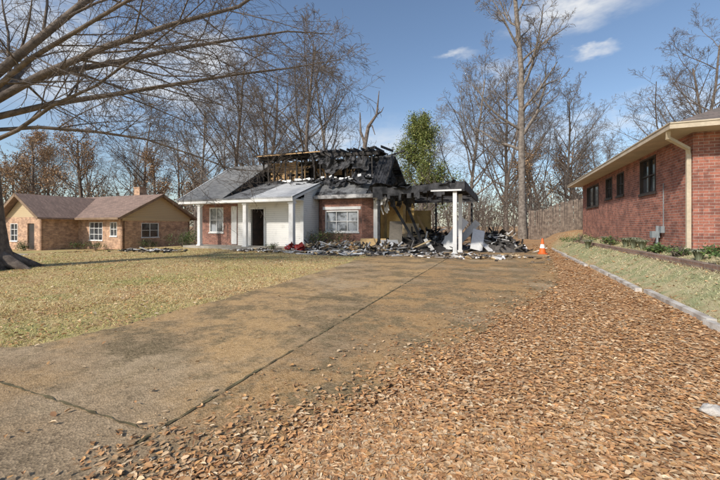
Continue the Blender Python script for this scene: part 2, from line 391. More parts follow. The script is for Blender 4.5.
for i in range(7):
    x=-14.3+i*1.1+rng.uniform(-.2,.2); M=Matrix.Translation((x,19.6,UT-.05))@Euler((rng.gauss(0,.1),rng.gauss(0,.2),0)).to_matrix().to_4x4()
    b.box(-.03,.03,-.02,.02,-rng.uniform(.2,.7),.1,M)
b.done('charred_dormer_framing',CHAR,H)
b=B()
def ragged(x0,x1,y0,y1,z0,z1,t=.06,a=.18):
    n=14; e0=[(x0+(x1-x0)*i/n,y0+rng.uniform(-a,a),z0+rng.gauss(0,.015)) for i in range(n+1)]
    e1=[(x0+(x1-x0)*i/n,y1+rng.uniform(-a,a)*1.5,z1+rng.gauss(0,.03)) for i in range(n+1)]
    for i in range(n): b.slab([e0[i],e0[i+1],e1[i+1],e1[i]],t)
ragged(-15.2,-11.3,19.35,22.0,UT+.31,UT+.47); ragged(-11.2,-9.6,19.9,22.2,UT+.31,UT+.40,.06,.35); ragged(-8.7,-6.9,20.6,22.6,UT+.30,UT+.42,.06,.35)
b.box(-14.7,-6.9,21.6,21.65,4.1,5.7)
ragged(-8.3,-6.95,19.75,21.0,4.2,5.35,.07,.12); ragged(-6.95,-6.0,18.65,20.95,3.06,5.5,.07,.08)
for i in range(34):
    x=rng.uniform(-14.6,-6.6); y=rng.uniform(19.0,19.9); z=4.14-(20-y)*.5+rng.uniform(.0,.18)
    M=Matrix.Translation((x,y,z))@Euler((.5+rng.gauss(0,.35),rng.gauss(0,.3),rng.uniform(-.6,.6))).to_matrix().to_4x4()
    b.crumple(M,rng.uniform(.3,1.0),rng.uniform(.2,.5),(1,1,1),rng,4,.10)
for i in range(9):
    x=rng.uniform(-10.8,-7.0); z=rng.uniform(4.8,5.7)
    M=Matrix.Translation((x,19.85,z))@Euler((1.3+rng.gauss(0,.25),rng.gauss(0,.35),rng.gauss(0,.3))).to_matrix().to_4x4()
    b.crumple(M,rng.uniform(.5,1.2),rng.uniform(.4,.9),(1,1,1),rng,5,.08)
b.done('collapsed_roofing',CHAR2,H)
b=B()
for j in range(8):
    z=4.28+j*.158; x0=-14.6+rng.uniform(0,.2); x1=-11.9+rng.uniform(-.5,.5)
    if j in (2,6): x1-=.9
    b.box(x0,x1,20.5,20.55,z,z+.135)
b.box(-11.4,-9.6,21.2,21.25,4.6,5.1); b.box(-9.4,-8.3,21.2,21.25,4.2,4.9)
for i in range(10):
    x=-14+i*.72+rng.uniform(-.1,.1); b.box(x,x+.045,20.3,20.39,4.2,4.2+rng.uniform(.6,1.4))
b.box(-14.9,-10.2,19.32,19.35,UT+.16,UT+.22)
b.done('exposed_lumber',TAN,H)
b=B()
for i in range(22):
    x=-13.5+i*.31; z=rng.uniform(4.2,4.4)
    M=Matrix.Translation((x,19.75,z-.1))@Euler((rng.gauss(-.7,.3),rng.gauss(0,.25),rng.gauss(0,.3))).to_matrix().to_4x4()
    b.box(0,rng.uniform(.15,.6),0,.02,0,rng.uniform(.05,.2),M)
for i in range(9):
    M=Matrix.Translation((-6.3+rng.uniform(-.1,.5),19.1+rng.uniform(-.3,.4),rng.uniform(2.3,3.2)))@Euler((1.4+rng.gauss(0,.3),rng.gauss(0,.4),rng.gauss(0,.4))).to_matrix().to_4x4()
    b.crumple(M,rng.uniform(.15,.4),rng.uniform(.3,.9),(1,1,1),rng,4,.1)
b.done('torn_siding_scraps',WHITE,H)
b=B(); y=18.9
while y<25.6:
    t=(y-18.9)/2.1 if y<21 else (25.8-y)/4.8
    zt=2.95+max(0,min(1,t))*2.45
    if rng.random()<.9: b.box(-6.5,-6.44,y,y+.16,2.9,zt-.02+rng.gauss(0,.03))
    y+=.19
Mr=Matrix.Translation((-6.05,18.7,2.93))@Matrix.Rotation(math.atan2(2.4,2.25),4,'X'); b.box(0,.06,0,3.35,0,.2,Mr)
for i in range(6):
    y=19.6+i*.6; b.box(-6.45,-5.95,y,y+.06,3.5+i*.3 if i<3 else 5.2-(i-3)*.35,3.62+i*.3 if i<3 else 5.32-(i-3)*.35)
b.done('charred_gable',CHAR,H)
# carport
b=B()
def zc(x,y): return 3.22-.16*math.exp(-((x+4.6)**2+(y-17.6)**2)/2.5)
xs=[-5.75+.42*i for i in range(11)]
ys=[16.45+.5*i for i in range(19)]
for j in range(len(ys)-1):
    for i in range(len(xs)-1):
        if ys[j]>19.3 and rng.random()<.68: continue
        if rng.random()<.07: continue
        z=[zc(xs[i+a],ys[j+c])+rng.gauss(0,.012) for a,c in ((0,0),(1,0),(1,1),(0,1))]
        b.slab([(xs[i],ys[j],z[0]),(xs[i+1]-.004,ys[j],z[1]),(xs[i+1]-.004,ys[j+1]-.004,z[2]),(xs[i],ys[j+1]-.004,z[3])],.04)
b.slab([(-6.45,19.4,3.1),(-5.76,19.4,3.18),(-5.76,20.5,3.2),(-6.45,20.5,3.15)],.05)
x=-5.8
while x<-1.6:
    w=rng.uniform(.12,.3); dz=-.14*math.exp(-(x+4.6)**2/1.5); b.box(x,min(x+w,-1.5)-.004,16.38,16.44,2.84+dz+rng.choice((0,0,.03,.1,-.12,-.2)),3.25+dz+rng.gauss(0,.015)); x+=w
b.box(-1.55,-1.49,16.44,25.5,2.9,3.30)
for i in range(22):
    y=16.7+i*.41; b.box(-6.3 if y>19.5 else -5.6,-1.6,y,y+.05,2.93+rng.gauss(0,.015),3.06)
for i in range(20):
    x=rng.uniform(-5.8,-1.9); M=Matrix.Translation((x,rng.uniform(16.5,18.5),zc(x,17)+.05))@Euler((rng.gauss(0,.16),rng.gauss(0,.16),rng.uniform(0,3))).to_matrix().to_4x4()
    b.crumple(M,rng.uniform(.5,1.2),rng.uniform(.4,.9),(1,1,1),rng,4,.07)
for i in range(34):
    x=-5.7+rng.uniform(0,3.8)*rng.random(); L_=rng.uniform(.1,.8); M=Matrix.Translation((x,16.6+rng.random()*3.5,2.95))@Euler((rng.gauss(0,.25),rng.gauss(0,.3),rng.uniform(0,3))).to_matrix().to_4x4()
    b.box(-rng.uniform(.02,.18),.03,-.01,.012,-L_,0,M)
for i in range(2):
    M=Matrix.Translation((-5.6+i*.7,18+i*.5,3.0))@Euler((0,R(60+8*i),.3)).to_matrix().to_4x4(); b.box(0,2.9,-.03,.03,-.07,.07,M)
for (x,y) in ((-5.55,16.6),(-1.85,24.9),(-4.2,24.9)): b.box(x-.06,x+.06,y-.06,y+.06,0,2.95)
b.done('carport_roof',CHAR2,H)
b=B()
for (x,y) in ((-1.95,16.55),(-1.9,18.3)): b.box(x-.085,x+.085,y-.085,y+.085,0,2.87); b.box(x-.12,x+.12,y-.12,y+.12,0,.12)
b.box(-3.0,-1.65,16.355,16.376,2.86,2.93)
b.done('carport_posts',WHITE,H)
b=B(); b.box(-5.1,-4.94,21.4,21.52,0,2.9); b.box(-6.32,-5.35,20.4,20.45,.6,2.75); b.box(-6.35,-4.6,25.2,25.25,0,2.4); b.box(-5.3,-4.9,20.42,20.47,0,1.5)
b.done('carport_inner_panel',OSB,H)
# ---------------------------------------------------------------- neighbour brick house (left)
L=empty('tan_brick_house'); z0=-.8; ze=2.0
b=B()
wall(b,(-32.8,19.3),(-27.5,19.3),z0,ze,[(1.4,3.0,.15,1.6),(3.9,4.7,.5,1.6)])
wall(b,(-27.5,19.3),(-27.5,25.8),z0,ze,[(1.6,3.2,.35,1.55)])
wall(b,(-37.6,16.7),(-32.8,16.7),z0,ze,[(.7,1.7,.1,1.5),(3.0,3.9,-.5,1.5)])
wall(b,(-32.8,16.7),(-32.8,19.3),z0,ze)
wall(b,(-44,19.3),(-37.6,19.3),z0,ze,[(2,4,.1,1.5)])
wall(b,(-37.6,19.3),(-37.6,16.7),z0,ze); wall(b,(-27.5,25.8),(-44,25.8),z0,ze); wall(b,(-44,25.8),(-44,19.3),z0,ze)
b.done('brick_walls',BRK_T,L)
window('window_a',L,(-32.8,19.3),(-27.5,19.3),(1.4,3.0,.15,1.6),WHITE,GLASS,3,3,.04)
window('window_a2',L,(-32.8,19.3),(-27.5,19.3),(3.9,4.7,.5,1.6),WHITE,GLASS,2,2,.04)
window('window_b',L,(-27.5,19.3),(-27.5,25.8),(1.6,3.2,.35,1.55),WHITE,GLASS,2,2,.04)
window('window_c',L,(-37.6,16.7),(-32.8,16.7),(.7,1.7,.1,1.5),WHITE,GLASS,2,3,.04)
window('window_d',L,(-44,19.3),(-37.6,19.3),(2,4,.1,1.5),WHITE,GLASS,3,2)
b=B(); b.box(-34.55,-33.75,16.78,16.84,-.5,1.5); b.done('door',DARKF,L)
b=B(); b.poly([(-27.5,19.1,ze),(-27.5,26,ze),(-27.5,22.55,3.95)],wall=True); b.poly([(-37.6,16.7,ze),(-32.8,16.7,ze),(-35.2,16.7,3.72)],wall=True)
b.box(-27.52,-27.46,19.3,25.8,1.72,ze-.002)
b.done('gable_siding',SIDT,L)
b=B(); b.slab([(-45,18.7,1.95),(-27.05,18.7,1.95),(-27.05,22.55,4.05),(-45,22.55,4.05)],.12); b.slab([(-45,22.553,4.05),(-27.05,22.553,4.05),(-27.05,26.4,1.95),(-45,26.4,1.95)],.12)
b.slab([(-38.2,16.2,1.95),(-35.2,16.2,3.86),(-35.2,22.2,3.86),(-38.2,22.2,1.95)],.12); b.slab([(-35.197,16.2,3.86),(-32.2,16.2,1.95),(-32.2,20.5,1.95),(-35.197,22.2,3.86)],.12)
b.done('roof',SH_BR,L)
b=B()
def rake(b,x,y0,z0_,y1,z1_,ax):
    l=math.hypot(y1-y0,z1_-z0_); a=math.atan2(z1_-z0_,y1-y0)
    if ax=='y': M=Matrix.Translation((x,y0,z0_))@Matrix.Rotation(a,4,'X'); b.box(0,.04,0,l,-.2,.0,M)
    else: M=Matrix.Translation((y0,x,z0_))@Matrix.Rotation(-a,4,'Y'); b.box(0,l,0,.04,-.2,.0,M)
rake(b,-27.04,18.7,1.95,22.55,4.05,'y')
l=math.hypot(3.85,2.1); M=Matrix.Translation((-27.04,22.55,4.05))@Matrix.Rotation(-math.atan2(2.1,3.85),4,'X'); b.box(0,.04,0,l,-.2,0,M)
rake(b,16.15,-38.2,1.95,-35.2,3.86,'x'); M=Matrix.Translation((-35.2,16.15,3.86))@Matrix.Rotation(math.atan2(1.91,3.0),4,'Y'); b.box(0,3.55,0,.04,-.2,0,M)
b.box(-32.2,-27.05,18.63,18.69,1.8,1.96)
b.done('trim',M2('brown_trim',(.28,.19,.12),(.20,.13,.08),2,.6,.05),L)
b=B(); b.box(-31.2,-30.5,23,23.7,3.2,4.75); b.box(-31.25,-30.45,22.95,23.75,4.75,4.83); b.done('chimney',BRK_T,L)
# ---------------------------------------------------------------- right brick house
Q=empty('red_brick_house'); 
ops=[(24.3-23.2,24.3-20.6,2.3,3.4),(24.3-19.3,24.3-18.3,2.5,3.42),(24.3-17.6,24.3-16.7,2.5,3.42),(24.3-14.95,24.3-13.6,2.35,3.5)]
b=B(); wall(b,(4.4,24.3),(4.4,11.3),0,3.62,ops); wall(b,(4.6,11.3),(16,11.3),0,3.62,[(2.2,4.2,1.6,3.2)]); wall(b,(16,11.5),(16,24.3),0,3.62); wall(b,(15.8,24.3),(4.6,24.3),0,3.62)
b.done('brick_walls',BRK_R,Q)
for i,o in enumerate(ops):
    window('side_window_%d'%i,Q,(4.4,24.3),(4.4,11.3),o,DARKF,GLASS,2,2 if i else 1,.05,.02)
window('front_window',Q,(4.6,11.3),(16,11.3),(2.2,4.2,1.6,3.2),WHITE,GLASS,3,2)
b=B(); e0,e1,f0,f1=3.78,16.6,10.68,24.9; ze=3.74; ry0,ry1=17.1,18.5; zr=6.6
P=dict(a=(e0,f0,ze),b=(e1,f0,ze),c=(e1,f1,ze),d=(e0,f1,ze),r0=(10.2,ry0,zr),r1=(10.2,ry1,zr))
b.poly([P['a'],P['b'],P['r0']]); b.poly([P['b'],P['c'],P['r1'],P['r0']]); b.poly([P['c'],P['d'],P['r1']]); b.poly([P['d'],P['a'],P['r0'],P['r1']])
b.done('hip_roof',SH_R,Q)
b=B(); b.box(e0+.03,e1-.03,f0+.03,f1-.03,3.62,3.66); b.done('soffit',BEIGE,Q)
b=B()
b.box(e0-.09,e0,f0-.09,f1,3.60,3.735); b.box(e0,e1,f0-.09,f0,3.60,3.735); b.box(e0-.11,e0-.085,f0-.11,f1,3.715,3.745); b.box(e0-.11,e1,f0-.11,f0-.085,3.715,3.745)
b.done('gutter',BEIGE,Q)
def tube(b,pts,r,n=8):
    for i in range(len(pts)-1):
        a=Vector(pts[i]);c=Vector(pts[i+1]);d=c-a;q=d.to_track_quat('Z','Y').to_matrix().to_4x4();M=Matrix.Translation(a)@q;l=d.length
        b.box(-r,r,-r*.75,r*.75,-r*.3,l+r*.3,M)
b=B(); tube(b,[(3.75,10.85,3.6),(3.78,10.95,3.45),(4.3,11.3,3.22),(4.34,11.38,3.1),(4.34,11.38,.75),(4.15,11.38,.68)],.045); b.done('downspout',BEIGE,Q)
b=B(); tube(b,[(4.33,13.3,.6),(4.33,13.3,1.3)],.03); b.box(4.17,4.36,13.18,13.38,.95,1.15); tube(b,[(4.38,13.0,1.1),(4.38,13.0,2.55)],.010); tube(b,[(4.25,13.05,.6),(4.25,13.05,1.05)],.02); b.box(4.3,4.385,12.92,13.08,1.1,1.3)
b.done('gas_meter',M2('gray_metal',(.26,.29,.30),(.18,.20,.21),4,.5,.05),Q)
b=B(); rnd=random.Random(2)
y=5.5
while y<21.5:
    z=float(tz(3.62,y)); l=.4; b.box(3.52,3.66,y,y+l-.01,z-.15,z+.10+rnd.uniform(-.01,.01)); y+=l
b.done('planter_edging',brickmat('edging_brick',(.26,.16,.12),(.18,.11,.08),(.25,.23,.2)),rot=True)
b=B(); y=3.6; i=0
while y<24:
    l=rnd.uniform(2.2,2.6); off=rnd.gauss(0,.03); M=Matrix.Translation((2.58+off,y,0))@Euler((0,rnd.gauss(0,.05),rnd.gauss(0,.018))).to_matrix().to_4x4()
    b.box(-.055,.055,0,l-.07,-.05,.075,M); y+=l
b.done('landscape_edging',M2('edging_concrete',(.60,.56,.50),(.34,.29,.24),4,.9,.3),rot=True)
b=B(); x=1.75
while x<8:
    hz=float(tz(x,28)); w=.14; h=2.05+rnd.gauss(0,.04)
    M=Matrix.Translation((x,28+rnd.gauss(0,.012),hz))@Euler((rnd.gauss(0,.02),rnd.gauss(0,.012),0)).to_matrix().to_4x4()
    b.box(0,w-.012,0,.02,-.1,h,M); x+=w
for z in (.5,1.6): b.box(1.75,8,28.05,28.1,z+.2,z+.3)
b.done('wooden_fence',FENCE,rot=True)
b=B(); y=28.0
while y>25: 
    b.box(5.0,5.02,y,y+.13,.5,2.7); y-=.14
b.done('wooden_fence',FENCE,rot=True)
# ---------------------------------------------------------------- debris
def debris(name,cx,cy,rx,ry,h,n,pal,seed,mound=True,sz=1.0,wts=(.5,.25,.25)):
    g=random.Random(seed); b=B()
    if mound:
        k=len(b.v); m=14
        for j in range(m+1):
            for i in range(m+1):
                a=(i/m*2-1);c=(j/m*2-1); d=a*a+c*c
                b.v.append((cx+a*rx*1.1,cy+c*ry*1.1,max(-.02,h*.7*(1-d)*g.uniform(.5,1.25))-.01))
        for j in range(m):
            for i in range(m):
                q=k+j*(m+1)+i; b.f.append((q,q+1,q+m+2,q+m+1)); b.uv+=[(0,0)]*4; s=g.uniform(.4,2.2); b.c.append((.06*s,.054*s,.048*s))
    for i in range(n):
        a=g.gauss(0,.42);c=g.gauss(0,.42); d=min(1,a*a+c*c)
        x=cx+a*rx;y=cy+c*ry; z=h*(1-d)*g.uniform(.3,1.0)+.03; fl=1 if h>.3 else .25
        M=Matrix.Translation((x,y,z))@Euler((g.gauss(0,.45)*fl,g.gauss(0,.45)*fl,g.uniform(0,6.3))).to_matrix().to_4x4()
        t=g.random(); cc=g.choice(pal); s=g.uniform(.6,1.3); cc=tuple(min(.85,q*s) for q in cc)
        if t<wts[0]:
            l=g.uniform(.2,.8)*sz; b.box(-l,l,-.04,.04,-.015,.02,M,cc)
        elif t<wts[0]+wts[1]: b.crumple(M,g.uniform(.25,.9)*sz,g.uniform(.2,.6)*sz,cc,g,4,.12)
        else:
            w=g.uniform(.04,.15)*sz; b.box(-w,w,-w*.8,w*.7,-w*.4,w*.5,M,cc)
    return b.done(name,MIXD,rot=True,usecol=True)
CH=[(.025,.022,.02)]*5+[(.08,.075,.07)]*2+[(.20,.175,.14),(.32,.25,.17),(.50,.48,.45),(.64,.62,.59)]
MX=[(.035,.03,.027)]*2+[(.20,.155,.11)]*2+[(.74,.72,.68),(.66,.64,.61),(.54,.38,.20),(.38,.34,.30),(.18,.15,.12),(.60,.46,.29),(.72,.70,.66)]
debris('debris_pile',-4.1,21.0,2.3,3.2,1.05,300,CH,1)
debris('debris_pile',-.3,20.4,1.45,1.6,.95,290,CH+[(.66,.65,.62)],2,sz=.8)
debris('debris_pile',-8.2,17.2,2.9,.9,.34,280,MX+[(.5,.3,.14)],3,sz=.75)
debris('debris_pile',-5.0,16.5,1.6,1.1,.36,230,MX,4,sz=.75)
debris('debris_pile',-7.4,14.9,2.3,.7,.14,130,MX,14,sz=.6)
debris('scattered_debris',-1.9,15.8,3.8,1.6,.05,260,MX,5,False,.38)
debris('scattered_debris',-16.6,13.2,2.4,.9,.08,80,CH+[(.35,.3,.25)],6,False,.6)
debris('scattered_debris',-11.2,15.2,2.3,.8,.10,110,MX,7,False,.5)
g=random.Random(9)
b=B()
def pan(x,y,z,w,h,rx,rz,c,bb=None,ry=0):
    M=Matrix.Translation((x,y,z))@Euler((rx,ry,rz),'XYZ').to_matrix().to_4x4(); (bb or b).box(-w/2,w/2,-.012,.012,0,h,M,c)
pan(-2.9,19.4,.1,.5,2.0,R(-10),.3,(.74,.73,.71),ry=R(38)); pan(-2.4,20.4,.2,.35,1.8,R(-5),.1,(.6,.57,.53),ry=R(42)); pan(-3.4,19.4,.1,.12,2.0,R(-12),.3,(.3,.2,.1),ry=R(-25))
pan(-1.2,18.9,.1,.6,1.25,R(-35),.2,(.74,.73,.70),ry=R(14)); pan(-2.5,18.7,.05,.7,1.1,R(-40),-.3,(.7,.69,.66),ry=R(-16)); pan(-.4,18.8,.05,.5,.9,R(-60),.7,(.64,.63,.6))
pan(-6.4,18.0,.05,1.4,.9,R(-52),.25,(.56,.38,.18)); pan(-7.8,17.4,.1,1.2,.75,R(-64),-.3,(.48,.32,.16)); pan(-5.2,17.6,.1,.9,.8,R(-55),.5,(.66,.64,.6)); pan(-5.3,18.6,.2,.7,1.5,R(-25),.2,(.22,.19,.15)); pan(-4.9,20,.5,1.1,1.0,R(-20),.2,(.6,.46,.28))
pan(-8.9,16.8,.08,1.0,.7,R(-75),.6,(.68,.66,.62)); pan(-.9,19.3,.05,.7,.8,R(-60),.1,(.6,.6,.6)); pan(-3.2,18.0,.1,.2,1.1,R(-60),.4,(.6,.58,.54),ry=R(-20)); pan(-4.4,17.4,.05,.16,1.5,R(-70),-.8,(.6,.45,.25))
b.done('leaning_panels',MIXD,rot=True,usecol=True)
b=B()
for i,(x,y) in enumerate(((-9.75,15.7),(-9.3,15.5),(-10.2,16.0))):
    for k in range(6):
        M=Matrix.Translation((x+g.gauss(0,.12),y+g.gauss(0,.1),.12+g.random()*.14))@Euler((g.gauss(0,.5),g.gauss(0,.5),g.random()*6)).to_matrix().to_4x4()
        b.crumple(M,.45,.35,g.choice(((.45,.07,.06),(.34,.05,.04),(.7,.68,.66))) ,g,5,.16)
b.done('crumpled_red_bag',MIXD,rot=True,usecol=True,smooth=True)
# ---------------------------------------------------------------- traffic cone
C=empty('traffic_cone',True); cx,cy=1.75,18.6
def lathe(name,prof,mat,par,n=20):
    b=B(); k=len(prof)
    for r,z in prof:
        for i in range(n): b.v.append((cx+r*math.cos(6.2832*i/n),cy+r*math.sin(6.2832*i/n),z))
    for j in range(k-1):
        for i in range(n):
            a=j*n+i;c=j*n+(i+1)%n; b.f.append((a,c,c+n,a+n)); b.uv+=[(0,0)]*4; b.c.append((1,1,1))
    b.done(name,mat,par,smooth=True)
ORG=M2('orange_plastic',(.72,.15,.03),(.55,.11,.03),3,.5,.05)
lathe('cone_lower',[(.16,.04),(.115,.28)],ORG,C); lathe('cone_band',[(.117,.28),(.082,.46)],WHITE,C); lathe('cone_upper',[(.08,.46),(.035,.72),(.025,.735),(0,.735)],ORG,C)
b=B(); b.box(cx-.2,cx+.2,cy-.2,cy+.2,.012,.045); b.done('cone_base',ORG,C)
b=B(); g=random.Random(4); n=10
for j in range(n+1):
    for i in range(n*2):
        ph=math.pi*j/n; th=math.pi*i/n; s=1+.12*math.sin(3*th+j)+.08*math.cos(5*th-ph*3)
        b.v.append((2.42+.075*s*math.sin(ph)*math.cos(th),2.47+.055*s*math.sin(ph)*math.sin(th),.035+.035*s*math.cos(ph)))
for j in range(n):
    for i in range(2*n):
        a=j*2*n+i;c=j*2*n+(i+1)%(2*n); b.f.append((a,a+2*n,c+2*n,c)); b.uv+=[(0,0)]*4;b.c.append((1,1,1))
b.done('stone',M2('pale_stone',(.60,.56,.50),(.42,.38,.33),14,.9,.4),smooth=True)
# ---------------------------------------------------------------- trees
def grow(P,d,L,r,lev,mx,out,g,cfg):
    n=(9,6,5,4,3,2)[lev]; step=L/n; pts=[P.copy()]; rad=[r]; dirs=[d.copy()]
    wig=cfg['wig'][lev]; tr=cfg['trop'][lev]
    for i in range(1,n+1):
        d=d+Vector((g.gauss(0,wig),g.gauss(0,wig),g.gauss(0,wig)+tr)); d.normalize()
        P=P+d*step; t=i/n; pts.append(P.copy()); dirs.append(d.copy()); rad.append(max(cfg['rmin'],r*(1-t*cfg.get('taper',.72))))
    out.append((pts,rad,lev))
    if lev<mx:
        k=cfg['nch'][lev]; tm=cfg['tmin'][lev]
        for j in range(k):
            t=tm+(1-tm)*(j+g.random())/k; t=min(t,.999); q=t*n; i=int(q); f=q-i
            p=pts[i].lerp(pts[i+1],f); dd=dirs[i+1]
            ax=dd.cross(Vector((g.gauss(0,1),g.gauss(0,1),g.gauss(0,1)))); ax.normalize()
            ang=R(g.uniform(*cfg['ang'][lev])); nd=Matrix.Rotation(ang,3,ax)@dd
            if lev==0: nd.z=abs(nd.z)*.8+.15; nd.normalize()
            cl=L*cfg['ratio'][lev]*(1.15-.7*t)*g.uniform(.7,1.2); rr=(rad[i]*(1-f)+rad[i+1]*f)*cfg.get('cr',.55)
            grow(p,nd,cl,max(cfg['rmin'],rr),lev+1,mx,out,g,cfg)
def tubemesh(name,polys,mat):
    V=[];F=[]
    for pts,rad,lev in polys:
        r0=rad[0]; n=9 if r0>.12 else 5 if r0>.035 else 3
        ov=(pts[-1]-pts[0]); ref=Vector((1,0,0)) if abs(ov.x)<=min(abs(ov.y),abs(ov.z))+1e-6 else (Vector((0,1,0)) if abs(ov.y)<=abs(ov.z) else Vector((0,0,1)))
        k=len(V); m=len(pts)
        for i in range(m):
            t=(pts[min(i+1,m-1)]-pts[max(i-1,0)]); t.normalize(); a=t.cross(ref); a.normalize(); c=t.cross(a)
            for s in range(n):
                an=6.28318*s/n; V.append(pts[i]+(a*math.cos(an)+c*math.sin(an))*rad[i])
        for i in range(m-1):
            for s in range(n):
                x=k+i*n+s;y=k+i*n+(s+1)%n; F.append((x,y,y+n,x+n))
    vs=np.array([tuple(v) for v in V]); fs=np.array(F)
    me_ob=npmesh(name,vs,fs,mat,smooth=True); return me_ob
base=dict(nch=[17,7,6,5],tmin=[.28,.2,.15,.1],ang=[(35,65),(25,55),(25,60),(25,60)],ratio=[.42,.55,.55,.6],wig=[.05,.10,.14,.18,.2],trop=[.03,.07,.05,.03,.02],rmin=.010)
def treemesh(name,seed,H,r,mat=BARK,mx=4,**kw):
    cfg=dict(base); cfg.update(kw); g=random.Random(seed); out=[]
    grow(Vector((0,0,-.2)),Vector((g.gauss(0,.03),g.gauss(0,.03),1)),H,r,0,mx,out,g,cfg)
    p,rd,l=out[0]; rd[0]*=1.35
    return tubemesh(name,out,mat),out
def place(ob,X,Y,s=1,rz=0,dup=False,name=None):
    if dup:
        o=bpy.data.objects.new(name or ob.name.split('.')[0],ob.data); col.objects.link(o)
    else: o=ob
    v,u=VU(X,Y); o.location=(X,Y,float(tz(v,u))); o.scale=(s,s,s); o.rotation_euler=(0,0,rz); return o
tA,_=treemesh('bare_tree',21,19,.27,tmin=[.22,.2,.15,.1],ratio=[.48,.55,.55,.6]); tB,_=treemesh('bare_tree',22,19,.24,nch=[14,8,6,5],tmin=[.18,.2,.15,.1],ratio=[.55,.55,.55,.6])
tC,_=treemesh('bare_tree',23,17,.22,BARK2,nch=[18,7,5,5],tmin=[.2,.2,.15,.1],ang=[(25,50),(20,50),(25,60),(25,60)],ratio=[.5,.55,.55,.6])
place(tA,-6.0,38,1.08); place(tB,-14.0,36,.95); place(tC,-19,42,.9)
X=[(tA,-29,48,.85,1),(tC,-33,52,.85,2),(tB,-24,50,.8,3),(tB,-9.5,40,1.08,2.2),(tC,-3.2,42,1.1,4),(tA,-11.5,46,1.0,3.3),(tB,-40,56,.8,4),(tC,-47,55,.8,5),
(tC,12.5,42,1.1,.4),(tB,15.5,38,.85,1.2),(tA,17.8,44,1.0,4.4),(tC,20.5,36,.75,5.1),(tB,23.5,46,.85,2.8),(tA,28,48,.65,.3),(tC,31,44,.6,2),(tB,34,50,.65,3.9),(tC,9.5,50,.9,1.7),(tB,1.5,52,.55,1.1),(tA,-52,60,.85,2),
(tB,23.3,25,.72,.8),(tA,27,28,.68,2.5),(tC,32,36,.6,1.9),(tC,-16,50,.85,.9)]
for ob,x,y,s,rz in X: place(ob,x,y,s,rz,True)
tt,_=treemesh('tall_bare_tree',31,29,.27,BARK2,nch=[24,7,6,5],tmin=[.22,.15,.15,.1],ang=[(35,65),(25,50),(25,60),(25,60)],ratio=[.20,.5,.55,.6],wig=[.022,.10,.14,.18,.2])
place(tt,12.0,26.5)
g=random.Random(78); out=[]
cfg=dict(base); cfg.update(nch=[0,15,9,6],tmin=[.5,.16,.10,.1],ang=[(30,50),(22,58),(25,65),(25,60)],ratio=[.5,.46,.48,.55],wig=[.03,.13,.15,.18,.2],trop=[0,-.012,-.025,-.03,-.03],rmin=.0055,taper=.86,cr=.42)
T0=Vector((-11.4,11.0,-.1)); tr=[T0+Vector((-.05*i,0,.75*i)) for i in range(9)]; rd=[.80,.56,.5,.47,.45,.43,.40,.34,.25]
out.append((tr,rd,0))
limbs=[(3.8,(1,-.12,.16),9.0,.07),(4.6,(1,.25,.42),12,.11),(4.9,(1,-.15,.62),13,.125),(5.2,(.8,.35,.85),13,.125),(5.5,(.9,.05,1.0),13,.135),(4.4,(.4,-.8,.6),8,.14),(5.2,(-.6,-.7,.6),9,.18),(5.4,(-1,.2,.6),9,.18),(5.4,(-.3,.9,.8),10,.18),(5.8,(.1,.1,1),10,.2),(5.0,(1,-.4,.5),10,.09),(4.3,(.9,.5,.25),9,.07)]
for z,d,Ln,r in limbs:
    p=T0+Vector((-.05*z/.75,0,z)); dd=Vector(d); dd.normalize(); grow(p,dd,Ln,r,1,4,out,g,cfg)
for a in range(9):
    an=a*.7; p=T0+Vector((math.cos(an)*.3,math.sin(an)*.3,.5)); out.append(([p,p+Vector((math.cos(an)*.45,math.sin(an)*.45,-.25)),p+Vector((math.cos(an)*1.05,math.sin(an)*1.05,-.46))],[.24,.19,.05],1))
tubemesh('shade_tree',out,BARK)
g=random.Random(5); out=[([Vector((0,0,0)),Vector((.1,0,4)),Vector((-.1,0,8)),Vector((.2,0,9.6)),Vector((.9,0,10.6)),Vector((1.1,.1,12.6))],[.3,.24,.18,.15,.10,.03],0),
([Vector((-.1,0,8.2)),Vector((-.45,0,9.2)),Vector((-.5,.1,10.8))],[.13,.09,.04],1),([Vector((.9,0,10.6)),Vector((1.3,.2,10.9)),Vector((1.5,.2,11.3))],[.07,.05,.02],1),([Vector((.15,0,9.4)),Vector((.5,0,9.7)),Vector((.75,0,8.9))],[.09,.07,.03],1)]
place(tubemesh('dead_tree_snag',out,BARK),.5,30)
# leaf clouds
TPL=np.array([(0,0,0),(.3,.5,.12),(.72,.38,.14),(1,0,.02),(.72,-.38,.14),(.3,-.5,.12)])
def leaves(name,pos,size,pal,mat,tilt,seed,wid=.6,parent=None,curl=1.):
    r=np.random.RandomState(seed); n=len(pos)
    nr=np.array([0,0,1.])+r.normal(0,1,(n,3))*tilt; nr/=np.linalg.norm(nr,axis=1)[:,None]
    a=r.normal(0,1,(n,3)); a-=(a*nr).sum(1)[:,None]*nr; a/=np.linalg.norm(a,axis=1)[:,None]
    c=np.cross(nr,a); s=np.asarray(size)*r.uniform(.5,1.4,n)
    cu=r.uniform(-.5,2.2,n)*curl
    wv=wid*r.uniform(.45,1.4,n)
    V=pos[:,None,:]+s[:,None,None]*((TPL[None,:,0]-.5)[:,:,None]*a[:,None,:]+(TPL[None,:,1]*wv[:,None])[:,:,None]*c[:,None,:]+(TPL[None,:,2]*cu[:,None])[:,:,None]*nr[:,None,:])
    k=np.arange(n)[:,None]*6; F=np.concatenate([k+np.array([0,1,2,3]),k+np.array([0,3,4,5])],1).reshape(-1,4)
    pal=np.array(pal); cc=pal[r.randint(0,len(pal),n)]*r.uniform(.7,1.25,(n,1)); cc=np.repeat(cc,2,axis=0)*r.uniform(.9,1.1,(2*n,1))
    return npmesh(name,V.reshape(-1,3),F,mat,np.clip(cc,0,.9),parent=parent)
